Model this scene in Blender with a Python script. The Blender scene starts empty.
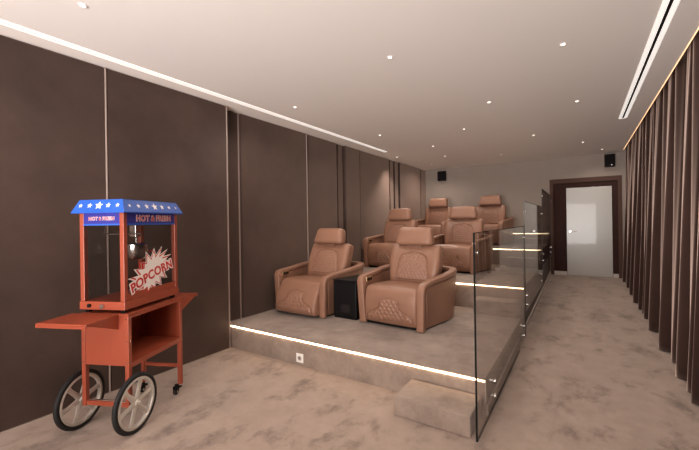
import bpy, bmesh, math, random
from mathutils import Vector, Matrix
random.seed(7)
PI = math.pi
S = bpy.context.scene
COL = S.collection
sin, cos, rad = math.sin, math.cos, math.radians

# ------------------------------------------------------------------ materials
def srgb(r, g, b):
    f = lambda c: (c/255/12.92) if c/255 <= .04045 else ((c/255+.055)/1.055)**2.4
    return (f(r), f(g), f(b), 1)

def mat(name, col, rough=.6, metal=0, sheen=0, sheen_col=(1, 1, 1, 1), sheen_rough=.4, spec=.5,
        var=0, vscale=6, bump=0, bscale=200, emit=None, estr=0, trans=0, ior=1.45, coat=0):
    m = bpy.data.materials.new(name); m.use_nodes = True
    nt = m.node_tree; b = nt.nodes['Principled BSDF']
    b.inputs['Base Color'].default_value = col
    b.inputs['Roughness'].default_value = rough
    b.inputs['Metallic'].default_value = metal
    b.inputs['Specular IOR Level'].default_value = spec
    b.inputs['Sheen Weight'].default_value = sheen
    b.inputs['Sheen Tint'].default_value = sheen_col
    b.inputs['Sheen Roughness'].default_value = sheen_rough
    b.inputs['Transmission Weight'].default_value = trans
    b.inputs['IOR'].default_value = ior
    b.inputs['Coat Weight'].default_value = coat
    if emit:
        b.inputs['Emission Color'].default_value = emit
        b.inputs['Emission Strength'].default_value = estr
    tc = nt.nodes.new('ShaderNodeTexCoord')
    if var:
        n = nt.nodes.new('ShaderNodeTexNoise'); n.inputs['Scale'].default_value = vscale
        n.inputs['Detail'].default_value = 5; n.inputs['Roughness'].default_value = .6
        nt.links.new(tc.outputs['Object'], n.inputs['Vector'])
        r = nt.nodes.new('ShaderNodeValToRGB')
        r.color_ramp.elements[0].position = .3; r.color_ramp.elements[1].position = .7
        r.color_ramp.elements[0].color = tuple(c*(1-var) for c in col[:3]) + (1,)
        r.color_ramp.elements[1].color = tuple(min(1, c*(1+var)) for c in col[:3]) + (1,)
        nt.links.new(n.outputs['Fac'], r.inputs['Fac']); nt.links.new(r.outputs['Color'], b.inputs['Base Color'])
    if bump:
        n2 = nt.nodes.new('ShaderNodeTexNoise'); n2.inputs['Scale'].default_value = bscale
        n2.inputs['Detail'].default_value = 3
        nt.links.new(tc.outputs['Object'], n2.inputs['Vector'])
        bp = nt.nodes.new('ShaderNodeBump'); bp.inputs['Strength'].default_value = bump
        bp.inputs['Distance'].default_value = .01
        nt.links.new(n2.outputs['Fac'], bp.inputs['Height']); nt.links.new(bp.outputs['Normal'], b.inputs['Normal'])
    return m

def carpet(name, light, dark, lo=.42, hi=.62, scale=1.3, stretch=(1, 1, 1), fine=.18, streak=True):
    """cut pile carpet with brushed darker marks"""
    m = bpy.data.materials.new(name); m.use_nodes = True
    nt = m.node_tree; N = nt.nodes.new; L = nt.links.new
    b = nt.nodes['Principled BSDF']
    b.inputs['Roughness'].default_value = .95; b.inputs['Specular IOR Level'].default_value = .1
    b.inputs['Sheen Weight'].default_value = .25; b.inputs['Sheen Roughness'].default_value = .5
    tc = N('ShaderNodeTexCoord'); mp = N('ShaderNodeMapping'); mp.inputs['Scale'].default_value = stretch
    mp.inputs['Rotation'].default_value = (0, 0, rad(-25))
    L(tc.outputs['Object'], mp.inputs['Vector'])
    n = N('ShaderNodeTexNoise'); n.inputs['Scale'].default_value = scale; n.inputs['Detail'].default_value = 6
    n.inputs['Roughness'].default_value = .68; n.inputs['Distortion'].default_value = .15
    L(mp.outputs['Vector'], n.inputs['Vector'])
    r = N('ShaderNodeValToRGB'); r.color_ramp.elements[0].position = lo; r.color_ramp.elements[1].position = hi
    r.color_ramp.elements[0].color = (0, 0, 0, 1); r.color_ramp.elements[1].color = (1, 1, 1, 1)
    L(n.outputs['Fac'], r.inputs['Fac'])
    mx = N('ShaderNodeMix'); mx.data_type = 'RGBA'
    mx.inputs[6].default_value = light; mx.inputs[7].default_value = dark
    L(r.outputs['Color'], mx.inputs[0])
    n2 = N('ShaderNodeTexNoise'); n2.inputs['Scale'].default_value = 5; n2.inputs['Detail'].default_value = 8
    n2.inputs['Roughness'].default_value = .7
    L(tc.outputs['Object'], n2.inputs['Vector'])
    mr = N('ShaderNodeMapRange'); mr.inputs[1].default_value = .25; mr.inputs[2].default_value = .75
    mr.inputs[3].default_value = 1-fine; mr.inputs[4].default_value = 1+fine
    L(n2.outputs['Fac'], mr.inputs[0])
    vm = N('ShaderNodeVectorMath'); vm.operation = 'SCALE'
    L(mx.outputs[2], vm.inputs[0]); L(mr.outputs[0], vm.inputs['Scale'])
    L(vm.outputs[0], b.inputs['Base Color'])
    n3 = N('ShaderNodeTexNoise'); n3.inputs['Scale'].default_value = 260; n3.inputs['Detail'].default_value = 2
    L(tc.outputs['Object'], n3.inputs['Vector'])
    bp = N('ShaderNodeBump'); bp.inputs['Strength'].default_value = .35; bp.inputs['Distance'].default_value = .006
    L(n3.outputs['Fac'], bp.inputs['Height']); L(bp.outputs['Normal'], b.inputs['Normal'])
    return m

def glassmat(name, tint, refl_rough=0.0, ior=1.5):
    """thin architectural glass: fresnel mix of a clear tinted pane and a mirror reflection"""
    m = bpy.data.materials.new(name); m.use_nodes = True
    nt = m.node_tree; nt.nodes.clear(); N = nt.nodes.new; L = nt.links.new
    o = N('ShaderNodeOutputMaterial'); mx = N('ShaderNodeMixShader')
    t = N('ShaderNodeBsdfTransparent'); t.inputs['Color'].default_value = tint
    g = N('ShaderNodeBsdfGlossy'); g.inputs['Roughness'].default_value = refl_rough
    f = N('ShaderNodeFresnel')
    ge = N('ShaderNodeNewGeometry'); mr = N('ShaderNodeMapRange')      # same reflectance from both sides of each face
    mr.inputs[3].default_value = ior; mr.inputs[4].default_value = 1/ior
    L(ge.outputs['Backfacing'], mr.inputs[0]); L(mr.outputs[0], f.inputs['IOR'])
    L(f.outputs[0], mx.inputs[0]); L(t.outputs[0], mx.inputs[1]); L(g.outputs[0], mx.inputs[2])
    L(mx.outputs[0], o.inputs[0])
    return m

M = {}
M['ceiling'] = mat('ceiling_paint', srgb(232, 225, 220), .9, spec=.1)
M['backwall'] = mat('wall_paint', srgb(150, 136, 126), .9, spec=.1, var=.03, vscale=3)
M['velvet'] = mat('velvet_brown', srgb(58, 43, 37), .6, sheen=1, sheen_col=srgb(242, 208, 188), sheen_rough=.42, spec=.25, var=.3, vscale=1.8, bump=.15, bscale=60)
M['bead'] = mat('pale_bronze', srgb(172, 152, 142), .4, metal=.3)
M['curtain'] = mat('curtain_velvet', srgb(54, 37, 32), .8, sheen=1, sheen_col=srgb(240, 210, 195), sheen_rough=.4, spec=.1, var=.12, vscale=3)
M['carpet'] = carpet('carpet_floor', srgb(158, 137, 123), srgb(114, 96, 86), .52, .68, 2.3, (1.5, 1, 1))
M['carpet2'] = carpet('carpet_platform', srgb(150, 131, 118), srgb(122, 104, 93), .4, .68, 2.6, fine=.24)
M['leather'] = mat('leather_tan', srgb(142, 103, 83), .38, spec=.45, var=.05, vscale=8, bump=.06, bscale=160)
M['leather_dark'] = mat('leather_piping', srgb(124, 86, 66), .45)
M['black'] = mat('black_plastic', srgb(12, 10, 10), .6, spec=.2)
M['console'] = mat('console_black', srgb(14, 11, 11), .5, spec=.25)
M['gold'] = mat('control_brass', srgb(190, 160, 120), .3, metal=.8)
M['led'] = mat('led_warm', (1, .8, .6, 1), .5, emit=(1, .74, .46, 1), estr=12)
M['led_cove'] = mat('led_cove', (1, .7, .45, 1), .5, emit=(1, .6, .32, 1), estr=1.6)
M['lamp'] = mat('lamp_face', (1, .95, .9, 1), .5, emit=(1, .88, .76, 1), estr=5)
M['white'] = mat('white_enamel', srgb(240, 235, 230), .5)
M['profile'] = mat('white_profile_added_glow', srgb(246, 240, 234), .5, emit=(1, .95, .9, 1), estr=.6)  # slot frames are no lamps; faint glow added to make them whiter
M['slot'] = mat('slot_dark', srgb(26, 22, 22), .8, spec=.1)
M['slotL'] = mat('slot_grey', srgb(120, 110, 104), .7)
M['glass'] = glassmat('clear_glass', (.95, .94, .93, 1), ior=1.36)
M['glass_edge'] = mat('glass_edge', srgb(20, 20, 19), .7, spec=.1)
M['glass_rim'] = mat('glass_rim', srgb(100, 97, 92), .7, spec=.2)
M['steel'] = mat('brushed_steel', srgb(200, 195, 190), .25, metal=1)
M['doorglass'] = mat('door_white_glass', srgb(168, 160, 151), .28, spec=.5, coat=.15)
M['darkwood'] = mat('dark_brown_wood', srgb(58, 38, 34), .8, spec=.15, var=.12, vscale=8)
M['portal'] = mat('portal_brown', srgb(84, 62, 54), .8, spec=.15)
M['fascia'] = mat('fascia_brown', srgb(70, 50, 44), .45)
M['base'] = mat('skirting', srgb(190, 176, 166), .4)
M['orange'] = mat('orange_red_paint', srgb(146, 66, 44), .35, spec=.5)
M['blue'] = mat('roof_blue', srgb(34, 82, 172), .45)
M['navy'] = mat('sign_blue', srgb(44, 40, 128), .4)
M['red'] = mat('sign_red', srgb(190, 48, 40), .5)
M['offwhite'] = mat('decal_white', srgb(238, 228, 222), .5)
M['tire'] = mat('tyre_rubber', srgb(20, 17, 17), .7)
M['rim'] = mat('rim_silver', srgb(196, 188, 178), .35, metal=.35)
M['chrome'] = mat('kettle_steel', srgb(190, 186, 182), .2, metal=1)
M['cartglass'] = glassmat('cart_glass', (.66, .64, .63, 1), ior=1.3)

# ------------------------------------------------------------------ mesh helpers
class MB:
    def __init__(s): s.v = []; s.f = []; s.mi = []
    def add(s, vs, fs, mi=0):
        k = len(s.v); s.v += [tuple(p) for p in vs]; s.f += [tuple(i+k for i in f) for f in fs]; s.mi += [mi]*len(fs)
        return s
    def box(s, x0, x1, y0, y1, z0, z1, mi=0):
        vs = [(x, y, z) for z in (z0, z1) for y in (y0, y1) for x in (x0, x1)]
        return s.add(vs, [(0, 2, 3, 1), (4, 5, 7, 6), (0, 1, 5, 4), (2, 6, 7, 3), (0, 4, 6, 2), (1, 3, 7, 5)], mi)
    def loft(s, rings, closed=True, cap=True, mi=0, loop=False):
        n = len(rings[0]); vs = [p for r in rings for p in r]; fs = []
        R = len(rings)
        for i in range(R if loop else R-1):
            for j in range(n if closed else n-1):
                a = i*n+j; b = i*n+(j+1) % n; c = ((i+1) % R)*n+(j+1) % n; d = ((i+1) % R)*n+j
                fs.append((a, b, c, d))
        if cap and not loop:
            fs.append(tuple(range(n))[::-1]); fs.append(tuple((R-1)*n+j for j in range(n)))
        return s.add(vs, fs, mi)
    def cyl(s, p0, p1, r, n=24, r1=None, mi=0):
        p0 = Vector(p0); p1 = Vector(p1); t = (p1-p0).normalized()
        a = t.orthogonal().normalized(); b = t.cross(a)
        r1 = r if r1 is None else r1
        rings = [[p+(a*cos(2*PI*k/n)+b*sin(2*PI*k/n))*q for k in range(n)] for p, q in ((p0, r), (p1, r1))]
        return s.loft(rings, mi=mi)
    def lathe(s, prof, origin, axis, n=48, mi=0, closed=False):
        """prof: (radius, along) pairs around axis"""
        o = Vector(origin); t = Vector(axis).normalized(); a = t.orthogonal().normalized(); b = t.cross(a)
        rings = [[o+t*h+(a*cos(2*PI*k/n)+b*sin(2*PI*k/n))*r for r, h in prof] for k in range(n)]
        return s.loft(rings, closed=closed, cap=False, loop=True, mi=mi)
    def build(s, name, mats, parent=None, smooth=False, bevel=0, seg=2, auto=None, loc=None):
        me = bpy.data.meshes.new(name); me.from_pydata(s.v, [], s.f); me.validate()
        bm = bmesh.new(); bm.from_mesh(me)
        bmesh.ops.remove_doubles(bm, verts=bm.verts, dist=1e-5)
        bmesh.ops.recalc_face_normals(bm, faces=bm.faces); bm.to_mesh(me); bm.free()
        if not isinstance(mats, (list, tuple)): mats = [mats]
        for m in mats: me.materials.append(m)
        if len(mats) > 1 and len(me.polygons) == len(s.mi):
            for p, i in zip(me.polygons, s.mi): p.material_index = i
        o = bpy.data.objects.new(name, me); COL.objects.link(o)
        if parent: o.parent = parent
        if loc: o.location = loc
        if smooth: me.polygons.foreach_set('use_smooth', [True]*len(me.polygons))
        if bevel:
            b = o.modifiers.new('bevel', 'BEVEL'); b.width = bevel; b.segments = seg; b.limit_method = 'ANGLE'; b.angle_limit = rad(35)
        if auto is not None:
            for p in me.polygons: p.use_smooth = True
            me.update()
            for e in me.edges: pass
            bm = bmesh.new(); bm.from_mesh(me)
            for e in bm.edges:
                if len(e.link_faces) == 2 and e.calc_face_angle(0) > rad(auto): e.smooth = False
            bm.to_mesh(me); bm.free()
        return o

def empty(name, loc=(0, 0, 0), rz=0, label=None, cat=None, group=None):
    o = bpy.data.objects.new(name, None); COL.objects.link(o); o.location = loc; o.rotation_euler = (0, 0, rz)
    o.empty_display_size = .1
    if label: tag(o, label, cat, group)
    return o
def tag(o, label, cat, group=None):
    o['label'] = label; o['category'] = cat
    if group: o['group'] = group
    return o
def struct(o): o['kind'] = 'structure'; return o
def copy_tree(o, parent=None):
    c = o.copy(); COL.objects.link(c)
    if parent: c.parent = parent; c.matrix_parent_inverse = o.matrix_parent_inverse
    for ch in list(o.children): copy_tree(ch, c)
    return c

def catmull(pts, n=6):
    P = [Vector(p) for p in pts]; out = []
    for i in range(len(P)-1):
        p0 = P[max(i-1, 0)]; p1 = P[i]; p2 = P[i+1]; p3 = P[min(i+2, len(P)-1)]
        for k in range(n):
            t = k/n
            out.append(.5*((2*p1)+(p2-p0)*t+(2*p0-5*p1+4*p2-p3)*t*t+(3*p1-p0-3*p2+p3)*t**3))
    out.append(P[-1]); return out

def rsec(w, h, r, n=4):
    """rounded rectangle section"""
    out = []
    for cx, cy, a0 in ((w/2-r, h/2-r, 0), (-w/2+r, h/2-r, PI/2), (-w/2+r, -h/2+r, PI), (w/2-r, -h/2+r, 1.5*PI)):
        for k in range(n+1):
            a = a0+PI/2*k/n; out.append((cx+r*cos(a), cy+r*sin(a)))
    return out

def sweep(mb, path, sides, sec, mi=0):
    rings = []
    for i, p in enumerate(path):
        t = (path[min(i+1, len(path)-1)]-path[max(i-1, 0)]).normalized()
        s = sides[i]; s = (s-t*s.dot(t)).normalized(); n = t.cross(s)
        rings.append([p+s*x+n*y for x, y in sec])
    return mb.loft(rings, mi=mi)

def rbox(w, d, h, r, fn=None, n=10):
    """rounded box with dense skin, optional deformation"""
    mb = MB(); hw, hd, hh = w/2, d/2, h/2
    cs = []
    for k in range(n+1):
        t = -1+2*k/n; cs.append(math.copysign(abs(t)**.7, t))
    def P(a, b, c):
        x, y, z = a*hw, b*hd, c*hh
        q = Vector((max(-hw+r, min(hw-r, x)), max(-hd+r, min(hd-r, y)), max(-hh+r, min(hh-r, z))))
        dv = Vector((x, y, z))-q
        if dv.length > 1e-9: q = q+dv.normalized()*r
        return fn(q) if fn else q
    for ax in range(3):
        for sg in (-1, 1):
            vs = []; fs = []
            for i in range(n+1):
                for j in range(n+1):
                    c = [0, 0, 0]; c[ax] = sg; c[(ax+1) % 3] = cs[i]; c[(ax+2) % 3] = cs[j]; vs.append(P(*c))
            for i in range(n):
                for j in range(n):
                    a = i*(n+1)+j; fs.append((a, a+1, a+n+2, a+n+1))
            mb.add(vs, fs)
    return mb

# ------------------------------------------------------------------ dimensions (metres; x across, y into the room, z up)
XL, XG, XC, YB, HC = -3.57, -.595, .76, 9.744, 2.921
XP = -.635                       # right side of the platform
YF = -3.0                        # wall behind the camera
T = [(2.862, .2755), (5.12, .612), (7.5, .93), (9.45, 1.165)]   # front edge and height of every tier
SL = (.0264)
fz = lambda y: max(0, (y-2.862)*SL)   # the aisle climbs very gently

# ------------------------------------------------------------------ room shell
fl = MB()
xs = (-4.0, XP+.0, 1.4)
fl.add([(-4, YF, 0), (1.4, YF, 0), (1.4, 2.862, 0), (-4, 2.862, 0), (1.4, YB+.3, fz(YB+.3)), (-4, YB+.3, fz(YB+.3)),
        (-4, YF, -.1), (1.4, YF, -.1), (1.4, YB+.3, -.1), (-4, YB+.3, -.1)],
       [(0, 1, 2, 3), (3, 2, 4, 5), (6, 9, 8, 7), (0, 6, 7, 1), (5, 4, 8, 9), (0, 3, 5, 9, 6), (1, 7, 8, 4, 2)])
struct(fl.build('floor', M['carpet']))
struct(MB().box(-4.0, XC, YF, YB, HC, HC+.25).build('ceiling', M['ceiling']))
struct(MB().box(XC, 1.4, YF, YB+.3, HC+.22, HC+.3).build('trim_1', M['ceiling']))       # top of the curtain recess
struct(MB().box(-4.0, -3.74, YF, YB+.3, -.1, HC).build('wall_left', M['velvet']))
struct(MB().box(1.0, 1.4, YF, YB+.3, -.1, HC+.22).build('wall_right', M['portal']))
# back wall with a shallow doorway recess
bw = MB()
bw.box(-4, -.62, YB, YB+.35, -.1, HC+.22); bw.box(-.62, 1.0, YB, YB+.35, 2.42, HC+.22); bw.box(.75, 1.0, YB, YB+.35, -.1, 2.42)
bw.box(-.62, .75, YB+.25, YB+.35, -.1, 2.42)
struct(bw.build('wall_back', M['backwall']))
# unseen wall behind the photographer; its broad window is added for fill light
fw = MB(); WX0, WX1, WZ0, WZ1 = -2.4, .7, .1, 2.3
fw.box(-4, WX0, YF-.2, YF, -.1, HC+.3); fw.box(WX1, 1.4, YF-.2, YF, -.1, HC+.3)
fw.box(WX0, WX1, YF-.2, YF, -.1, WZ0); fw.box(WX0, WX1, YF-.2, YF, WZ1, HC+.3)
struct(fw.build('wall_front', M['backwall']))
wf = MB()
for a, b in ((WX0, WX0+.05), (-.875, -.825), (WX1-.05, WX1)): wf.box(a, b, YF-.12, YF-.06, WZ0, WZ1)
wf.box(WX0, WX1, YF-.12, YF-.06, WZ0, WZ0+.05); wf.box(WX0, WX1, YF-.12, YF-.06, WZ1-.05, WZ1)
struct(wf.build('added_window', M['white']))

# door in its brown portal
portal = MB()
portal.box(-.62, -.55, YB-.02, YB+.25, fz(YB), 2.42); portal.box(.68, .75, YB-.02, YB+.25, fz(YB), 2.42)
portal.box(-.55, .68, YB-.02, YB+.25, 2.32, 2.42)
struct(portal.build('trim_2', M['portal']))
inner = MB(); d0, d1, dz = -.285, .573, 2.2
inner.box(-.55, d0-.004, YB+.02, YB+.25, fz(YB), 2.32); inner.box(d1+.004, .68, YB+.02, YB+.25, fz(YB), 2.32); inner.box(d0-.004, d1+.004, YB+.02, YB+.25, dz+.004, 2.32)
struct(inner.build('trim_3', M['darkwood']))
dr = struct(MB().box(d0, d1, YB-.01, YB+.03, fz(YB)+.005, dz).build('door_1', M['doorglass'], bevel=.003))
h = MB(); h.cyl((d0+.07, YB-.012, 1.2), (d0+.07, YB-.06, 1.2), .012, 16); h.cyl((d0+.07, YB-.055, 1.2), (d0+.20, YB-.055, 1.2), .009, 16)
h.cyl((d0+.07, YB-.0105, 1.2), (d0+.07, YB-.018, 1.2), .024, 20)
h.build('door_handle', M['steel'], dr, auto=40)
# skirtings
struct(MB().box(-.548, d0-.006, YB-.004, YB+.018, fz(YB), fz(YB)+.085).build('baseboard_back', M['base'], bevel=.002))
struct(MB().box(d1+.006, .677, YB-.004, YB+.018, fz(YB), fz(YB)+.085).build('baseboard_back_right', M['base'], bevel=.002))

# ------------------------------------------------------------------ left wall: upholstered panels of different depth
PAN = [(-2.6, .69, -3.575, 'dark brown velvet wall panel at the extreme left edge, nearest the camera'),
       (.70, 1.52, -3.57, 'dark brown velvet wall panel directly behind the popcorn cart, left of the long bright seam'),
       (1.532, 2.83, -3.57, 'broad dark brown velvet wall panel between popcorn cart and platform edge'),
       (2.845, 3.09, -3.665, 'narrow recessed velvet wall strip where the platform edge meets the wall'),
       (3.108, 4.42, -3.64, 'broad brown velvet wall panel behind the front left recliner'),
       (4.435, 5.28, -3.652, 'medium brown velvet wall panel just right of the broad one behind the front left recliner'),
       (5.33, 5.50, -3.675, 'slim velvet wall slat above the headrest of the front left recliner'),
       (5.54, 6.05, -3.64, 'narrow brown velvet wall panel right of the slim slat, left of the middle row'),
       (6.065, 7.37, -3.652, 'brown velvet wall panel behind the middle left recliner, ending in a warm glow'),
       (7.43, 7.62, -3.67, 'first slim velvet slat right of the warm wall glow'),
       (7.67, 7.86, -3.66, 'second slim velvet slat right of the warm wall glow'),
       (7.91, 9.22, -3.64, 'brown velvet wall panel beside the back row'),
       (9.30, YB-.004, -3.665, 'last velvet wall panel in the back left corner')]
for y0, y1, xf, lab in PAN:
    if y0 > 2.84: xf -= .03; y0 *= 1.006; y1 = min(y1*1.006, YB-.004)
    z0 = .002
    for ty, tz in T:
        if y0 >= ty-.05: z0 = tz+.002
    wp = tag(MB().box(-3.738, xf, y0, y1, z0, HC-.004).build('wall_panel', M['velvet'], bevel=.012, seg=3), lab, 'wall panel', 'velvet panels along the left wall')
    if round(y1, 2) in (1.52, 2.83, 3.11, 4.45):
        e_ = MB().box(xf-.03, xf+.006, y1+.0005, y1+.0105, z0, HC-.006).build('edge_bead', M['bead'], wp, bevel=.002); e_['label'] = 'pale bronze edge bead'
    if 2.85 < y0 < 2.87 or 3.1 < y0 < 3.14: pass

# ------------------------------------------------------------------ ceiling: linear profiles and downlights
def linear(name, x, y0, y1, w, slot, lab):
    r = empty(name, (x, (y0+y1)/2, HC), 0, lab, 'ceiling profile'); L = (y1-y0)/2
    f = MB(); g = w*.24
    f.box(-w/2, -g/2, -L, L, -.006, .0-.0005); f.box(g/2, w/2, -L, L, -.006, -.0005); f.box(-g/2, g/2, L-.012, L, -.006, -.0005)
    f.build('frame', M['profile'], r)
    MB().box(-g/2, g/2, -L, L-.012, -.0025, -.0005).build('slot', slot, r)
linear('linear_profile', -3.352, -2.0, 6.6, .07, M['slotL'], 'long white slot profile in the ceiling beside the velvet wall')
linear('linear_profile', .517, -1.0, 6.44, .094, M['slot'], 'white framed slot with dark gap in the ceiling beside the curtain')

SPOTS = [(-2.68, 1.02, 'recessed ceiling downlight nearest the camera, above the popcorn cart'),
 (-2.94, 3.355, 'recessed ceiling downlight nearest the velvet wall over the front row'),
 (-1.373, 2.812, 'recessed ceiling downlight in the upper middle of the ceiling'),
 (-.106, 3.411, 'recessed ceiling downlight nearest the camera on the curtain side'),
 (-.918, 4.569, 'recessed ceiling downlight above the first glass panel'),
 (-1.52, 5.692, 'recessed ceiling downlight just behind and left of the one above the first glass panel'),
 (-2.768, 5.251, 'recessed ceiling downlight near the end of the long left slot profile'),
 (-2.359, 6.632, 'recessed ceiling downlight above the middle left recliner'),
 (-2.513, 7.825, 'recessed ceiling downlight above and left of the back row speaker'),
 (-.66, 6.808, 'recessed ceiling downlight above the second glass panel'),
 (-1.457, 8.413, 'recessed ceiling downlight above the back right recliner'),
 (-.024, 5.161, 'recessed ceiling downlight over the middle of the aisle, left of the slot end'),
 (-3.42, 7.28, 'recessed ceiling downlight tight against the velvet wall by the warm glow'),
 (-3.186, 8.79, 'recessed ceiling downlight in the back left corner over the back row'),
 (.047, 8.001, 'recessed ceiling downlight over the aisle in front of the door'),
 (.38, 9.06, 'recessed ceiling downlight nearest the right wall speaker')]
HID = [(-1.4, .6), (-.1, .9), (-1.0, -1.2), (.2, -1.0)]  # extra downlights added out of view, beyond the visible ones
proto = None
for x, y, lab in SPOTS + [(a, b, None) for a, b in HID]:
    if proto is None:
        r = empty('ceiling_downlight', (x, y, HC))
        MB().lathe([(.017, -.0005), (.026, -.0005), (.026, -.004), (.017, -.006)], (0, 0, 0), (0, 0, 1), 24, closed=True).build('trim_ring', M['white'], r)
        MB().cyl((0, 0, -.0005), (0, 0, -.003), .014, 20).build('lamp_face', M['lamp'], r)
        ld = bpy.data.lights.new('downlight_lamp', 'SPOT'); ld.energy = 29; ld.color = (1, .9, .81)
        ld.spot_size = rad(150); ld.spot_blend = .9; ld.shadow_soft_size = .03
        lo = bpy.data.objects.new('downlight_lamp', ld); COL.objects.link(lo); lo.parent = r; lo.location = (0, 0, -.02)
        proto = r
    else:
        r = copy_tree(proto); r.location = (x, y, HC)
    if lab and x < -2.7 and y > 3 and 'warm glow' not in lab:
        for c_ in r.children:
            if c_.type == 'LIGHT': c_.data = c_.data.copy(); c_.data.energy = 55; c_.data.spot_size = rad(160)
    if lab and 'warm glow' in lab:
        for c_ in r.children:
            if c_.type == 'LIGHT': c_.data = c_.data.copy(); c_.data.energy = 60; c_.data.spot_size = rad(100)
    tag(r, lab or 'added recessed ceiling downlight out of view', 'downlight', 'recessed ceiling downlights' if lab else 'added downlights out of view')

# ------------------------------------------------------------------ platform tiers with light strips
ZB = -.02
for i, (y0, z) in enumerate(T):
    y1 = T[i+1][0] if i+1 < len(T) else YB
    p = struct(MB().box(-3.74, XP, y0, y1, ZB, z).build('platform', M['carpet2'], bevel=.006))
    s = MB().box(-3.70 if i else XL, XP+.001, y0-.011, y0-.001, z-.019, z-.008)
    s.build('light_strip', M['led'], p)
    if i == 0:
        MB().box(XP, XP+.008, y0-.01, y0+.0, .10, z-.012).build('edge_trim', M['base'], p)
# side cladding of the platform along the aisle: dark brown board under the carpet edge
side = MB()
for i, (y0, z) in enumerate(T):
    y1 = T[i+1][0] if i+1 < len(T) else YB
    if i == 0: side.box(XP, XP+.006, y0, y1, .0, z-.03, 1)
    else: side.box(XP, XP+.006, y0, y1, .0, z-.03, 0)
struct(side.build('trim_4', [M['fascia'], M['carpet2']]))
bs = MB(); n0 = 2.87
bs.add([(x, y, fz(y)+z) for y in (n0, YB-.03) for x in (XP+.006, XP+.02) for z in (0, .075)], [(0, 1, 3, 2), (4, 6, 7, 5), (0, 4, 5, 1), (2, 3, 7, 6), (1, 5, 7, 3), (0, 2, 6, 4)])
struct(bs.build('baseboard_right', M['base']))

for (x0, x1, y0, y1, z0, z1, lab) in [(-1.235, -.655, 2.50, 2.85, 0, .152, 'grey brown carpeted step on the floor in front of the lowest platform'),
        (-1.21, -.637, 4.84, 5.108, T[0][1], .455, 'carpeted half step standing on the front tier beside the glass'),
        (-1.19, -.637, 7.20, 7.488, T[1][1], .785, 'carpeted half step standing on the middle tier beside the glass'),
        (-1.30, -.637, 9.08, 9.438, T[2][1], 1.05, 'carpeted half step on the top tier near the back wall')]:
    tag(MB().box(x0, x1, y0, y1, z0+.001, z1).build('step', M['carpet2'], bevel=.01, seg=3), lab, 'step', 'carpeted half steps beside the glass')

# socket in the front riser
so = empty('wall_socket', (-2.49, T[0][0], .082), 0, 'small white power socket low on the carpeted platform riser', 'socket')
MB().box(-.046, .046, -.009, -.0005, -.046, .046).build('cover_plate', M['white'], so, bevel=.003)
MB().lathe([(.018, -.0095), (.026, -.0095), (.026, -.013), (.018, -.013)], (0, 0, 0), (0, 1, 0), 28, closed=True).build('socket_ring', M['base'], so)
MB().cyl((0, -.0095, 0), (0, -.0105, 0), .017, 20).build('socket_well', M['slotL'], so)

# ------------------------------------------------------------------ glass balustrade
def glass_panel(y0, y1, z0, z1, pins, lab):
    r = empty('glass_panel', (XG, (y0+y1)/2, z0), 0, lab, 'glass panel', 'glass balustrade panels'); L = (y1-y0)/2; H = z1-z0
    # a single sheet for the pane; its edge is a darker rim
    MB().box(-.005, .005, -L, L, 0, H).build('pane', M['glass'], r)
    e = MB(); t = .006
    e.box(-t, t, -L-.004, -L, 0, H); e.box(-t, t, L, L+.004, 0, H); e.box(-t, t, -L-.004, L+.004, H, H+.004); e.box(-t, t, -L-.004, L+.004, -.004, 0)
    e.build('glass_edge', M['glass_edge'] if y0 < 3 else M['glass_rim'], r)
    for py in pins:
        for pz in (.075, .19):
            yy = py-(y0+y1)/2
            s = MB().cyl((-.034, yy, pz), (-.0065, yy, pz), .014, 20); s.cyl((.0065, yy, pz), (.016, yy, pz), .02, 20)
            s.build('standoff', M['steel'], r, auto=40)
    for s_ in (-1, 1):
        yy = s_*(L-.05)
        MB().cyl((.0065, yy, H-.13), (.014, yy, H-.13), .013, 18).cyl((-.014, yy, H-.13), (-.0065, yy, H-.13), .013, 18).build('edge_button', M['steel'], r, auto=40)
glass_panel(2.43, 4.89, .04, 1.41, (2.98, 4.70), 'clear frameless glass panel nearest the camera, beside the front tier')
glass_panel(4.92, 7.28, .34, 1.72, (5.05, 7.05), 'clear frameless glass panel beside the middle tier, between two others')
glass_panel(7.30, 9.66, .66, 2.04, (7.45, 9.4), 'clear frameless glass panel farthest back, beside the top tier')

# ------------------------------------------------------------------ speakers on the back wall
def speaker(x0, x1, z0, z1, lab):
    r = empty('wall_speaker', ((x0+x1)/2, YB, z0), 0, lab, 'speaker'); w = (x1-x0)/2; h_ = z1-z0
    MB().box(-w, w, -.16, -.03, 0, h_).build('cabinet', M['black'], r, bevel=.006)
    MB().box(-w+.01, w-.01, -.17, -.161, .02, h_-.01).build('grille', M['slot'], r, bevel=.003)
    MB().box(-.02, .02, -.03, -.0005, .04, h_-.04).build('bracket', M['black'], r)
    return r
speaker(-3.30, -3.09, 2.58, 2.84, 'small black wall speaker on the back wall, left one above the back row')
q = speaker(.445, .63, 2.61, 2.88, 'small black wall speaker on the back wall above the door, beside the curtain')
MB().cyl((.03, -.171, .03), (.03, -.174, .03), .012, 16).build('badge', M['steel'], q)

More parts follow.
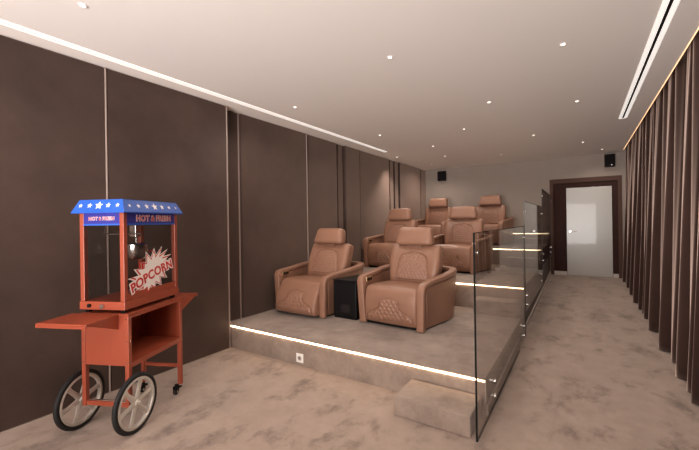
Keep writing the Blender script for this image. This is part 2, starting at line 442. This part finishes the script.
# ------------------------------------------------------------------ curtain
cu = MB(); rows = 26; Z0, Z1 = .012, HC+.19
ys = []; y = -2.6; k = 0
while y < YB-.05:
    ys.append(y); y += .0125
ph = 0; fold = []; amp = []
rnd = random.Random(3); w = .26; acc = 0; a_cur = .06; a_next = .06; prevph = 0
for yy in ys:
    fold.append(ph); ph += 2*PI*.0125/w
    if ph-prevph > 2*PI:
        prevph += 2*PI; w = rnd.choice((.20, .25, .30, .36))
def cx(yy, f, t):
    """t: 0 bottom, 1 top"""
    A = .060+.014*sin(f*.37+1.3)
    s = 2*abs(sin(f/2))**1.15-1; sharp = s
    drift = .02*sin(f*.5+t*1.4)
    return .778+.105*t - A*sharp*(1-.1*t) + drift + .012*sin(f*2.0+.6+2*t)
def cyy(yy, f, t): return yy + .015*cos(f)*(1-.2*t) + .018*sin(f*.31+2.0*t)*(1-t)
th = .004
vs = []; fs = []
nY = len(ys)
for i, yy in enumerate(ys):
    for j in range(rows+1):
        t = j/rows
        z = fz(yy)+Z0 + (Z1-fz(yy)-Z0)*t + (0.006*sin(fold[i]*.7) if j == 0 else 0)
        vs.append((cx(yy, fold[i], t), cyy(yy, fold[i], t), z))
for i in range(nY-1):
    for j in range(rows):
        a = i*(rows+1)+j; fs.append((a, a+rows+1, a+rows+2, a+1))
cu.add(vs, fs)
co = cu.build('curtain', M['curtain'], smooth=True)
sm = co.modifiers.new('thick', 'SOLIDIFY'); sm.thickness = .004
tag(co, 'floor length dark brown velvet curtain in deep folds along the whole right side', 'curtain')
tr = MB().box(.80, .84, -2.7, YB-.02, HC+.195, HC+.219)
tag(tr.build('curtain_track', M['white']), 'straight curtain track inside the ceiling recess on the right', 'curtain track')
# warm strip hidden in the ceiling recess
tag(MB().box(XC+.0005, XC+.007, -2.5, YB-.3, HC-.003, HC+.006).build('cove_light_strip', M['led_cove']), 'warm light strip inside the ceiling recess above the curtain', 'light strip')

# ------------------------------------------------------------------ recliners
CHAIRPLAN = [(.388, .03), (.396, .14), (.415, .30), (.444, .46), (.468, .62), (.466, .78), (.415, .92), (.31, 1.00), (.16, 1.03), (0, 1.035)]
def quilt(w_of, v0, v1, surf, nu=44, nv=44, pitch=(.058, .085), relief=.012):
    mb = MB(); vs = []; fs = []
    for j in range(nv+1):
        v = v0+(v1-v0)*j/nv; hw = w_of((v-v0)/(v1-v0))
        for i in range(nu+1):
            u = -1+2*i/nu; x = u*hw
            a = x/pitch[0]; b = v/pitch[1]
            r = relief*min(abs(sin(PI*(a+b)/1.0)), abs(sin(PI*(a-b)/1.0)))**.8
            e = min(1, (1-abs(u))*hw/.012, (j/nv)*(v1-v0)/.012 if j else 0, (1-j/nv)*(v1-v0)/.012)
            vs.append(surf(x, v, -.004+(.008+r)*max(0, e)))
    for j in range(nv):
        for i in range(nu):
            a = j*(nu+1)+i; fs.append((a, a+1, a+nu+2, a+nu+1))
    mb.add(vs, fs)
    return mb
def pipe_outline(w_of, v0, v1, surf, r=.0045, grow=.012):
    pts = []; N = 26
    L = []; 
    for j in range(N+1):
        t = j/N; L.append((-(w_of(t)+grow), v0+(v1-v0)*t))
    top = v1+grow
    xs = w_of(1)
    arc = [(-xs*cos(PI*k/8)-(grow)*cos(PI*k/8), v1+grow*sin(PI*k/8)) for k in range(1, 8)]
    P2 = L+arc+[(-x, v) for x, v in reversed(L)]
    path = [surf(x, v, .003) for x, v in P2]
    mb = MB()
    rings = []
    for i, p in enumerate(path):
        t = (path[min(i+1, len(path)-1)]-path[max(i-1, 0)]).normalized()
        s = t.orthogonal() if abs(t.y) > .99 else t.cross(Vector((0, 1, 0))); s.normalize(); n = t.cross(s)
        rings.append([p+s*r*cos(2*PI*k/8)+n*r*sin(2*PI*k/8) for k in range(8)])
    return mb.loft(rings)

def make_recliner(loc, rz, label, foot=0.0, recl=0.0):
    R = empty('recliner', loc, rz, label, 'recliner', 'tan leather cinema recliners')
    # plinth
    pl = MB(); ring = []
    for z, g in ((0, .02), (.03, .02)):
        pts = [(x-.05+g, y) for x, y in CHAIRPLAN[:-1]]; pts[0] = (pts[0][0], .075)
        ring.append([Vector((x, min(y, .93), z)) for x, y in pts]+[Vector((-x, min(y, .93), z)) for x, y in reversed(pts)])
    pl.loft(ring); pl.build('base', M['black'], R)
    # outer shell wrapping both sides and the rear
    half = catmull([Vector((x, y, 0)) for x, y in CHAIRPLAN], 4)
    full = half+[Vector((-p.x, p.y, 0)) for p in reversed(half[:-1])]
    rings = []
    for i, p in enumerate(full):
        t = (full[min(i+1, len(full)-1)]-full[max(i-1, 0)]).normalized()
        nrm = Vector((t.y, -t.x, 0))                      # outwards
        s = min(1, p.y/.8); zt = .47+.085*s+(.04*max(0, 1-p.y/.75) if p.x < 0 else 0)
        o = []
        for off, z in ((-.030, .03), (-.022, .016), (-.002, .022), (.014, .20), (.030, .38), (.036, zt-.02), (.032, zt), (-.03, zt), (-.034, zt-.02), (-.034, .05)):
            q = p+nrm*off; o.append(Vector((q.x, q.y, z)))
        rings.append(o)
    MB().loft(rings).build('outer_shell', M['leather'], R, auto=50)
    # padded armrests: vertical front band, then along the top to the rear
    for sg in (1, -1):
        path = []; sides = []; el = .04 if sg < 0 else 0; ln = .025 if sg < 0 else 0
        for z in (.014, .08, .14, .24, .34, .40, .435):
            path.append(Vector((sg*(.385-.012*(1-z/.5)+ln*z/.5), .03, z*(1+el/.435)))); sides.append(Vector((1, 0, 0)))
        for a in (20, 40, 60, 80):
            path.append(Vector((sg*(.386+ln), .03+.06*(1-cos(rad(a))), .438+el+.06*sin(rad(a))))); sides.append(Vector((1, 0, 0)))
        for i, p in enumerate(half):
            if p.y < .11: continue
            t = (half[min(i+1, len(half)-1)]-half[max(i-1, 0)]).normalized()
            s = min(1, p.y/.9)
            path.append(Vector((sg*(p.x+ln*max(0, 1-p.y/.4)), p.y, .50+.085*min(1, p.y/.8)+el*max(0, 1-p.y/.75)))); sides.append(Vector((t.y, -sg*t.x, 0)) if sg > 0 else Vector((t.y, t.x, 0)))
        mb = MB(); sweep(mb, path, sides, rsec(.090, .062, .020, 4)); mb.build('armrest', M['leather'], R, auto=50)
        pp = []; pn = [p for p in half if p.y >= .10]
        for i, p in enumerate(pn):
            t = (pn[min(i+1, len(pn)-1)]-pn[max(i-1, 0)]).normalized()
            q = p+Vector((t.y, -t.x, 0))*.036; pp.append(Vector((sg*q.x, q.y, .463+.085*min(1, p.y/.8))))
        pp = [Vector((sg*.430, .075, zz)) for zz in (.06, .2, .34, .42)]+pp
        mb = MB(); sweep(mb, pp, [Vector((1, 0, 0)) if i < 4 else Vector((0, 0, 1)) for i in range(len(pp))], rsec(.008, .008, .0035, 2))
        mb.build('arm_piping', M['leather_dark'], R, smooth=True)
    # seat cushion with its waterfall front
    prof = catmull([(0, .66, .43), (0, .45, .445), (0, .22, .458), (0, .10, .455), (0, .035, .43), (0, .008-foot*.15, .36), (0, -.006-foot*.6, .25), (0, .0-foot, .11), (0, .03-foot, .045), (0, .07-foot*.8, .035)], 4)
    closep = [Vector((0, .30, .035)), Vector((0, .66, .035))]
    poly = prof+closep; cen = Vector((0, .36, .25))
    def yfront(z):
        best = None
        for a, b in zip(prof, prof[1:]):
            if a.z >= z >= b.z and a.y < .2:
                t = (a.z-z)/max(1e-6, a.z-b.z); best = a.y+(b.y-a.y)*t
        return best if best is not None else 0
    st = []; hw = .342; rr = .04
    for k in range(0, 7): a = PI/2*k/6; st.append((-hw+rr*(1-sin(a)) if False else -hw+rr-rr*cos(a), rr*(1-sin(a))))
    st += [(-.2, 0), (-.1, 0), (0, 0), (.1, 0), (.2, 0)]
    st += [(-x, s) for x, s in reversed(st[:7])]
    rings = []
    for x, s in st:
        o = []
        for p in poly:
            d = (cen-p); L = d.length; crown = .012*(1-(x/hw)**2) if p.z > .3 else .006*(1-(x/hw)**2)
            q = p+d.normalized()*(s-crown); o.append(Vector((x, q.y, q.z)))
        rings.append(o)
    MB().loft(rings).build('seat', M['leather'], R, auto=50)
    def ssurf(x, z, off):
        cr = .008*(1-(x/hw)**2)
        return Vector((x, yfront(z)-cr-off, z))
    bell = lambda t: .115+.175*(1/(1+math.exp((t-.40)*14)))*(1-.0*t) if t < .9 else .115*math.sqrt(max(0.04, 1-((t-.9)/.1)**2))+.0
    quilt(bell, .085, .335, ssurf).build('footrest_quilting', M['leather'], R, smooth=True)
    pipe_outline(bell, .085, .335, ssurf).build('footrest_piping', M['leather_dark'], R, smooth=True)
    # backrest
    W2, D2, H2 = .70, .16, .54
    def bfn(q):
        zz = q.z/(H2/2); xx = q.x/(W2/2); y = q.y
        if y < 0: y -= .022*(1-xx*xx)*(1-zz*zz)+.016*max(0, min(1, (abs(q.x)-.20)/.08))*(1-.6*zz*zz)
        y += .03*max(0, zz)**2
        wsc = 1-.05*max(0, zz)**2-.10*max(0, -zz)
        return Vector((q.x*wsc, y, q.z))
    bo = rbox(W2, D2, H2, .05, bfn, 20).build('backrest', M['leather'], R, smooth=True)
    bo.location = (0, .71, .645); bo.rotation_euler = (rad(-13)-recl, 0, 0)
    def bsurf(x, z, off):
        zz = z/(H2/2); xx = x/(W2/2)
        y = -D2/2-.022*(1-xx*xx)*(1-zz*zz)-.016*max(0, min(1, (abs(x)-.20)/.08))*(1-.6*zz*zz)+.03*max(0, zz)**2
        return Vector((x, y-off, z))
    arch = lambda t: (.225-.06*t) if t < .78 else (.225-.06*.78)*max(.25, math.sqrt(max(0, 1-((t-.78)/.23)**2)))**.8
    for ob in (quilt(arch, -.20, .150, bsurf, pitch=(.05, .075)).build('back_quilting', M['leather'], bo, smooth=True),
               pipe_outline(arch, -.20, .150, bsurf).build('back_piping', M['leather_dark'], bo, smooth=True)): pass
    # headrest
    def hfn(q):
        zz = q.z/.11
        return Vector((q.x*(1-.085*zz), q.y-.012*(1-(q.x/.24)**2)+(.015*zz), q.z+.0*q.x))
    ho = rbox(.485, .15, .235, .05, hfn, 14).build('headrest', M['leather'], R, smooth=True)
    ho.location = (0, .72+.18*sin(recl), 1.02-.03*sin(recl)*3); ho.rotation_euler = (rad(-6)-recl, 0, 0)
    MB().box(-.10, .10, -.012, .012, -.17, -.08).build('headrest_post', M['leather_dark'], ho)
    # control panel on the inner face of the left arm
    cp = MB().box(-.372, -.346, .07, .20, .485, .545).build('control_panel', M['gold'], R, bevel=.003)
    bt = MB()
    for k in range(3): bt.box(-.3459, -.342, .082+k*.037, .110+k*.037, .497, .533)
    bt.build('button', M['black'], cp, bevel=.002)
    return R

LAB = {(0, 1): 'tan leather recliner in the front row beside the glass, upright',
       (0, 0): 'tan leather recliner in the front row against the velvet wall, footrest slightly raised',
       (1, 1): 'tan leather recliner in the middle row beside the glass',
       (1, 0): 'tan leather recliner in the middle row against the velvet wall',
       (2, 1): 'tan leather recliner in the back row, right one nearest the glass',
       (2, 0): 'tan leather recliner in the back row, left one nearest the velvet wall'}
ROWY = [3.69, 5.98, 8.33]
CXR, CXL = -1.86, -3.135
pA = make_recliner((CXR, ROWY[0], T[0][1]), rad(-3), LAB[(0, 1)])
pC = make_recliner((CXL-.012, ROWY[0]-.08, T[0][1]), 0, LAB[(0, 0)], foot=.11, recl=rad(5))
for r_ in (1, 2):
    for s_, x in ((1, CXR), (0, CXL)):
        c = copy_tree(pA); c.location = (x, ROWY[r_], T[r_][1]); c['label'] = LAB[(r_, s_)]

# consoles between each pair
def make_console(loc, label):
    R = empty('side_console', loc, 0, label, 'console', 'black consoles between recliners')
    def tz(z0, z1, g, y0):
        P_ = [(-.180+g, y0), (.165-g, y0), (.155-g, .18), (.125-g, .48), (.10-g, .62), (-.06+g, .62), (-.085+g, .48), (-.155+g, .18)]
        return MB().loft([[Vector((x, y, z)) for x, y in P_] for z in (z0, z1)])
    tz(.03, .47, 0, .05).build('cabinet', M['console'], R, bevel=.012)
    tz(0, .03, .006, .06).build('plinth', M['black'], R)
    tz(.4705, .49, .0, .04).build('top', M['console'], R, bevel=.006)
    dm = mat('console_door', srgb(32, 26, 26), .5, spec=.25)
    MB().box(-.07, .07, .044, .0495, .08, .18).build('vent_cover', dm, R, bevel=.002)
    return R
cc = make_console((-2.512, ROWY[0]+.02, T[0][1]), 'black console between the two front row recliners')
for r_ in (1, 2):
    c = copy_tree(cc); c.location = (-2.512, ROWY[r_]+.02, T[r_][1]); c['label'] = 'black console between the two %s row recliners' % ('middle', 'back')[r_-1]

# ------------------------------------------------------------------ popcorn cart
# local frame: origin on the floor under the near wheel hub; +x along the axle, +y away along the cart
CA = math.atan2(.404, .914)
K = empty('popcorn_cart', (-2.742, 1.345, 0), CA, 'orange red popcorn cart with blue starry roof and two large spoked wheels', 'popcorn cart')
O = M['orange']
X0, X1, Y0, Y1 = -.415, -.024, -.04, .585
t = .032
def post(x, y, z0, z1, w=.032): return MB().box(x, x+w, y, y+w, z0, z1)
for (x, y, z0) in ((X0, Y0, .175), (X1-t, Y0, .175), (X0, Y1-t, .085), (X1-t, Y1-t, .085)):
    post(x, y, z0, .845).build('leg', O, K, bevel=.003)
br = MB().box(X0+t, X1-t, Y0+.004, Y0+.028, .18, .212); br.build('axle_bar', O, K, bevel=.003)
MB().box(X0+t, X1-t, Y1-.028, Y1-.006, .235, .262).build('stretcher', O, K, bevel=.003)
MB().cyl((X0-.06, -.014, .21), (.02, -.014, .21), .008, 16).build('axle', M['steel'], K, auto=40)
# cabinet: end panel, back, shelf
MB().box(X0+t, X1-t, Y0+.004, Y0+.010, .48, .845).build('end_panel', O, K)
MB().box(X0+t, X1-t, Y1-.010, Y1-.004, .48, .845).build('end_panel', O, K)
MB().box(X0+.004, X0+.010, Y0+t, Y1-t, .48, .845).build('back_panel', O, K)
sh = MB().box(X0+.010, X1-.004, Y0+.010, Y1-.010, .482, .50); sh.box(X1-.010, X1-.0, Y0+t, Y1-t, .462, .50)
sh.build('shelf', O, K, bevel=.002)
tp = MB().box(X0, X1, Y0, Y1, .845, .858); tp.box(X1-.014, X1-.0, Y0+t, Y1-t, .822, .845)
tp.build('cabinet_top', O, K, bevel=.002)
bolts = MB()
for z in (.50, .66, .82):
    for y in (Y0+t/2,): bolts.cyl((X1-.001, y, z), (X1+.003, y, z), .005, 10)
    for x in (X0+t/2, X1-t/2): bolts.cyl((x, Y0+.001, z), (x, Y0-.003, z), .005, 10)
bolts.build('bolt_heads', M['steel'], K)
# folding trays with triangular side gussets
def tray(sg, ye, reach, x0, x1, dz=0):
    y0 = ye; y1 = ye+sg*reach
    mb = MB().box(x0, x1, min(y0, y1), max(y0, y1), .842+dz, .856+dz); lo = mb.build('folding_tray', O, K, bevel=.003)
    for x in (x0+.004, x1-.008):
        g = MB(); g.add([(x+a, y, z) for a in (0, .004) for y, z in ((y0, .842+dz), (y1-sg*.01, .842+dz), (y0, .745+dz))], [(0, 1, 2), (3, 5, 4), (0, 3, 4, 1), (1, 4, 5, 2), (2, 5, 3, 0)])
        g.build('gusset', O, lo)
    rm = MB().box(x0, x1, *(sorted((y1, y1-sg*.006))), .826+dz, .842+dz); rm.build('tray_lip', O, lo)
tray(-1, Y0-.001, .27, -.485, -.10); tray(1, Y1+.001, .24, X0, X1, -.015)
# popping machine: base tray, corner posts, glazing, sign panels, roof
X0, X1, Y1 = -.415, -.05, .57
mbp = MB().box(X0-.005, X1+.005, Y0-.005, Y1+.005, .885, .945); mbp.build('machine_base', O, K, bevel=.003)
ft = MB()
for x in (X0+.02, X1-.05):
    for y in (Y0+.02, Y1-.05): ft.box(x, x+.03, y, y+.03, .859, .884)
ft.build('machine_feet', M['black'], K)
pw = .034
for x in (X0, X1-pw):
    for y in (Y0, Y1-pw):
        post(x, y, .946, 1.59, pw).build('corner_post', O, K, bevel=.003)
for (a, b, c, d) in ((X0+pw, X1-pw, Y0+.006, Y0+.009), (X0+pw, X1-pw, Y1-.009, Y1-.006), (X0+.006, X0+.009, Y0+pw, Y1-pw), (X1-.009, X1-.006, Y0+pw, Y1-pw)):
    g = MB()
    if b-a > d-c: g.add([(a, c, .946), (b, c, .946), (b, c, 1.51), (a, c, 1.51)], [(0, 1, 2, 3)])
    else: g.add([(b, c, .946), (b, d, .946), (b, d, 1.51), (b, c, 1.51)], [(0, 1, 2, 3)])
    g.build('window_pane', M['cartglass'], K)
# lower door rail of the long side
MB().box(X1-.018, X1-.004, Y0+pw, Y1-pw, .946, 1.0).build('door_rail', O, K)
sgn = {}
sgn['s'] = MB().box(X0+pw, X1-pw, Y0+.002, Y0+.012, 1.50, 1.59).build('sign_panel', M['navy'], K)
MB().box(X0+pw, X1-pw, Y1-.012, Y1-.002, 1.50, 1.59).build('sign_panel', M['navy'], K)
sgn['l'] = MB().box(X1-.012, X1-.002, Y0+pw, Y1-pw, 1.50, 1.59).build('sign_panel', M['navy'], K)
MB().box(X0+.002, X0+.012, Y0+pw, Y1-pw, 1.50, 1.59).build('sign_panel', M['navy'], K)
tb = MB().box(X0+pw, X1-pw, Y0-.001, Y0+.0015, 1.50, 1.512); tb.box(X1-.0015, X1+.001, Y0+pw, Y1-pw, 1.50, 1.512)
tb.build('sign_border', M['blue'], K)
rf = MB(); ov = .036; zi, zo = 1.685, 1.597
ro = [(X0-ov, Y0-ov), (X1+ov, Y0-ov), (X1+ov, Y1+ov), (X0-ov, Y1+ov)]
ri = [(X0, Y0), (X1-.005, Y0), (X1-.005, Y1), (X0, Y1)]
rf.loft([[Vector((x, y, 1.59)) for x, y in ro], [Vector((x, y, zo)) for x, y in ro], [Vector((x, y, zi)) for x, y in ri], [Vector((x*.985, y*.985, zi+.004)) for x, y in ri]])
roof = rf.build('roof', M['blue'], K, bevel=.002)
def star(mb, P, r, ux, uz):
    pts = []
    for k in range(10):
        a = PI/2+k*PI/5; q = r if k % 2 == 0 else r*.42
        pts.append(P+ux*q*cos(a)+uz*q*sin(a))
    c = len(mb.v); mb.add([P]+pts, [(0, 1+k, 1+(k+1) % 10) for k in range(10)])
st = MB()
# sloped fascia on the short side (facing -y)
a = Vector((0, Y0-ov, zo)); b = Vector((0, Y0, zi)); up = (b-a).normalized(); nrm = Vector((0, -1, 0)).cross(Vector((0, 0, 0)))
nrm = Vector((1, 0, 0)).cross(up); nrm = nrm if nrm.y < 0 else -nrm
for k, r_ in zip(range(-2, 3), (.018, .022, .034, .022, .018)):
    star(st, Vector(((X0+X1)/2+k*.076, a.y, a.z))+up*.052+nrm*.0015, r_, Vector((1, 0, 0)), up)
a = Vector((X1+ov, 0, zo)); b = Vector((X1-.005, 0, zi)); up2 = (b-a).normalized(); nr2 = up2.cross(Vector((0, 1, 0))); nr2 = nr2 if nr2.x > 0 else -nr2
for k, r_ in zip(range(-3, 4), (.014, .02, .025, .034, .025, .02, .014)):
    star(st, Vector((a.x, (Y0+Y1)/2+k*.088, a.z))+up2*.05+nr2*.0015, r_, Vector((0, 1, 0)), up2)
st.build('star_decals', M['white'], roof)

def text_mesh(body, size, material, parent, origin, ux, uz, name='lettering', sx=1, extr=.0008, bold=.0, curve=0, rot=0, off=0):
    c = bpy.data.curves.new('txt', 'FONT'); c.body = body; c.size = size; c.align_x = 'CENTER'; c.align_y = 'CENTER'
    c.extrude = extr; c.offset = bold; c.space_character = 1.08
    o = bpy.data.objects.new('txt', c); COL.objects.link(o)
    dg = bpy.context.evaluated_depsgraph_get(); me = bpy.data.meshes.new_from_object(o.evaluated_get(dg))
    bpy.data.objects.remove(o)
    ux = Vector(ux).normalized(); uz = Vector(uz).normalized(); n = ux.cross(uz)
    cr, sr = cos(rot), sin(rot)
    for v in me.vertices:
        x, y, z = v.co.x*sx, v.co.y, v.co.z
        y += curve*x*x
        x, y = x*cr-y*sr, x*sr+y*cr
        v.co = Vector(origin)+ux*x+uz*y+n*(z+off)
    me.materials.clear(); me.materials.append(material)
    t_ = bpy.data.objects.new(name, me); COL.objects.link(t_); t_.parent = parent
    return t_
UX, UY, UZ = Vector((1, 0, 0)), Vector((0, 1, 0)), Vector((0, 0, 1))
xm, ym = (X0+X1)/2, (Y0+Y1)/2
for pan, cen, ux_, sz, sh_ in (('s', Vector((xm, Y0+.0015, 1.549)), UX, .034, 0), ('l', Vector((X1-.0015, ym, 1.549)), UY, .064, .022)):
    nv = ux_.cross(UZ)
    cur = 0; put = []
    for wd in ('HOT', '&', 'FRESH'):
        for mt, nm, dd, bd in ((M['offwhite'], 'lettering_outline', 0, .05*sz), (M['red'], 'lettering', .0014, 0)):
            o_ = text_mesh(wd, sz, mt, sgn[pan], (0, 0, 0), ux_, UZ, nm, bold=bd)
            if nm == 'lettering_outline':
                cs_ = [v.co.dot(ux_) for v in o_.data.vertices]; w0 = min(cs_); wd_ = max(cs_)-w0
            put.append((o_, cur-w0, dd))
        cur += wd_+.20*sz
    tot = cur-.20*sz
    for o_, sx_, dd in put: o_.location = cen+nv*dd+ux_*(sx_-tot/2+sh_)
# starburst sticker on the long glass side
DC = empty('popcorn_sticker', (0, 0, 0)); DC.parent = K
def burst(name, material, s, off, seed=5):
    rn = random.Random(seed); mb = MB(); c = Vector((X1-.006+.0015+off, ym-.01, 1.125)); pts = []; n = 17
    for k in range(2*n):
        a = 2*PI*k/(2*n)
        base = 1.0 if k % 2 == 0 else .70
        if k % 2 == 0: base *= rn.uniform(.88, 1.14)
        rx, rz = .205, .15
        pts.append(c+UY*cos(a)*rx*base*s+UZ*(sin(a)*rz*base*s+.05*cos(a)*s))
    mb.add([c]+pts, [(0, 1+k, 1+(k+1) % (2*n)) for k in range(2*n)])
    return mb.build(name, material, DC)
burst('starburst_edge', M['offwhite'], 1.14, 0.0)
burst('starburst_outline', M['red'], 1.05, .0008)
burst('starburst', M['offwhite'], .93, .0016)
text_mesh('POPCORN', .098, M['offwhite'], DC, (X1+.0005-.004+.001, ym-.01, 1.105), UY, UZ, 'popcorn_lettering_halo', bold=.012, rot=rad(17), curve=-.25, off=0)
text_mesh('POPCORN', .098, M['red'], DC, (X1+.0005-.0025+.001, ym-.01, 1.105), UY, UZ, 'popcorn_lettering', bold=.003, rot=rad(17), curve=-.25, off=0)
# sticker box with red stripes, left of the burst
bx_ = MB()
for k in range(3): bx_.add([(X1-.001, ym-.155+.022*k, 1.16), (X1-.001, ym-.155+.022*k+.011, 1.16), (X1-.001, ym-.158+.024*k+.012, 1.215), (X1-.001, ym-.158+.024*k, 1.215)], [(0, 1, 2, 3)])
bx_.build('striped_box_print', M['red'], DC)
# kettle and fittings inside the machine
kt = MB().lathe([(0, .0), (.07, .0), (.085, .02), (.085, .12), (.07, .13), (0, .13)], (xm-.02, ym+.06, 1.22), (0, 0, 1), 32)
kt.build('kettle', M['chrome'], K, auto=40)
MB().box(xm-.06, xm+.0, ym+.03, ym+.09, 1.40, 1.50).cyl((xm-.02, ym+.06, 1.35), (xm-.02, ym+.06, 1.40), .012, 12).build('kettle_motor', M['chrome'], K, bevel=.004)
MB().cyl((X0+.02, ym-.1, 1.43), (X1-.02, ym-.1, 1.43), .006, 12).build('hanging_rod', M['steel'], K)
MB().cyl((xm-.02, ym+.145, 1.26), (xm+.02, ym+.22, 1.28), .008, 12).build('kettle_handle', M['red'], K, auto=40)
sw = MB(); sw.cyl((X0+.08, Y0-.004, .915), (X0+.08, Y0-.016, .915), .014, 16); sw.build('switch', M['black'], K, auto=40)
MB().cyl((X0+.19, Y0-.004, .912), (X0+.19, Y0-.02, .912), .017, 20).build('drawer_knob', M['steel'], K, auto=40)

# wheels
def wheel(x, side):
    W = empty('wheel', (x, -.014, .21)); W.parent = K
    R0 = .21
    MB().lathe([(R0-.03, -.014), (R0-.012, -.018), (R0-.002, -.010), (R0, 0), (R0-.002, .010), (R0-.012, .018), (R0-.03, .014)], (0, 0, 0), (1, 0, 0), 64, closed=True).build('tyre', M['tire'], W, smooth=True)
    MB().lathe([(R0-.052, -.010), (R0-.048, -.016), (R0-.034, -.016), (R0-.029, -.012), (R0-.029, .012), (R0-.034, .016), (R0-.048, .016), (R0-.052, .010)], (0, 0, 0), (1, 0, 0), 64, closed=True).build('rim', M['rim'], W, auto=40)
    hb = MB(); hb.cyl((-.022, 0, 0), (.024, 0, 0), .024, 28); hb.cyl((.024, 0, 0), (.032, 0, 0), .015, 20); hb.build('hub', M['rim'], W, bevel=.003, auto=40)
    for k in range(6):
        a = 2*PI*k/6+rad(12); d = Vector((0, cos(a), sin(a))); p = Vector((0, -sin(a), cos(a)))
        rings = []
        for r_, w_, h_ in ((.018, .022, .012), (.06, .017, .011), (.12, .015, .010), (R0-.049, .020, .012)):
            rings.append([d*r_+p*(w_*sx)+Vector((h_*sy, 0, 0)) for sx, sy in ((1, .5), (.4, 1), (-.4, 1), (-1, .5), (-1, -.5), (-.4, -1), (.4, -1), (1, -.5))])
        MB().loft(rings).build('spoke', M['rim'], W, auto=45)
    return W
wheel(0.006, 1); wheel(-.452, -1)
# swivel castors under the far legs
for x in (X0+t/2, X1-t/2):
    C = empty('castor', (x, Y1-t/2, 0)); C.parent = K
    MB().cyl((0, 0, .072), (0, 0, .084), .018, 20).box(-.016, -.012, -.03, .012, .022, .072).box(.012, .016, -.03, .012, .022, .072).box(-.016, .016, -.03, .012, .066, .073).build('fork', M['black'], C)
    MB().cyl((-.011, -.012, .0275), (.011, -.012, .0275), .027, 28).build('castor_wheel', M['tire'], C, auto=40)
    MB().cyl((-.0165, -.012, .0275), (-.0125, -.012, .0275), .012, 16).cyl((.0125, -.012, .0275), (.0175, -.012, .0275), .012, 16).build('castor_cap', M['steel'], C, auto=40)
    MB().box(-.02, .02, .013, .05, .045, .055).build('brake_pedal', M['black'], C, bevel=.003)

# ------------------------------------------------------------------ added fill light through the made-up window behind the photographer
w_ = bpy.data.worlds.new('world'); S.world = w_; w_.use_nodes = True
bg = w_.node_tree.nodes['Background']; bg.inputs[0].default_value = (1, .97, .945, 1); bg.inputs[1].default_value = 18
wn = w_.node_tree; wt = wn.nodes.new('ShaderNodeTexCoord'); wsx = wn.nodes.new('ShaderNodeSeparateXYZ'); wr = wn.nodes.new('ShaderNodeMapRange')
wn.links.new(wt.outputs['Generated'], wsx.inputs[0]); wn.links.new(wsx.outputs['Z'], wr.inputs[0])      # added fill: brighter below the horizon to lift the ceiling, dimmer above
wr.inputs[1].default_value = -.08; wr.inputs[2].default_value = .12; wr.inputs[3].default_value = 34; wr.inputs[4].default_value = 8
wn.links.new(wr.outputs[0], bg.inputs[1])
pd = bpy.data.lights.new('added_window_portal', 'AREA'); pd.shape = 'RECTANGLE'; pd.size = WX1-WX0; pd.size_y = WZ1-WZ0
pd.cycles.is_portal = True
po = bpy.data.objects.new('added_window_portal', pd); COL.objects.link(po)
po.location = ((WX0+WX1)/2, YF-.03, (WZ0+WZ1)/2); po.rotation_euler = (PI/2, 0, 0)   # -Z looks to +y
# ------------------------------------------------------------------ camera
yaw, pit, rol, f, sy = 0.5735, 0.0, -0.0152, 358.69, -3.32
fw_ = Vector((-sin(yaw), cos(yaw), 0)); rt = Vector((cos(yaw), sin(yaw), 0)); up_ = rt.cross(fw_)
c_, s_ = cos(rol), sin(rol)
r2 = c_*rt+s_*up_; u2 = -s_*rt+c_*up_
cd = bpy.data.cameras.new('camera'); cam = bpy.data.objects.new('camera', cd); COL.objects.link(cam)
m3 = Matrix((r2, u2, -fw_)).transposed().to_4x4(); m3.translation = (0, 0, 1.5); cam.matrix_world = m3
cd.sensor_width = 36; cd.lens = 36*f/699; cd.shift_y = sy/699; cd.clip_start = .05
S.camera = cam
S.view_settings.view_transform = 'Standard'; S.view_settings.look = 'None'; S.view_settings.exposure = .05; S.view_settings.gamma = 1
S.view_settings.use_curve_mapping = False
S.cycles.max_bounces = 10; S.cycles.diffuse_bounces = 5; S.cycles.transparent_max_bounces = 16
S.cycles.sample_clamp_indirect = 6
S.cycles.use_denoising = True
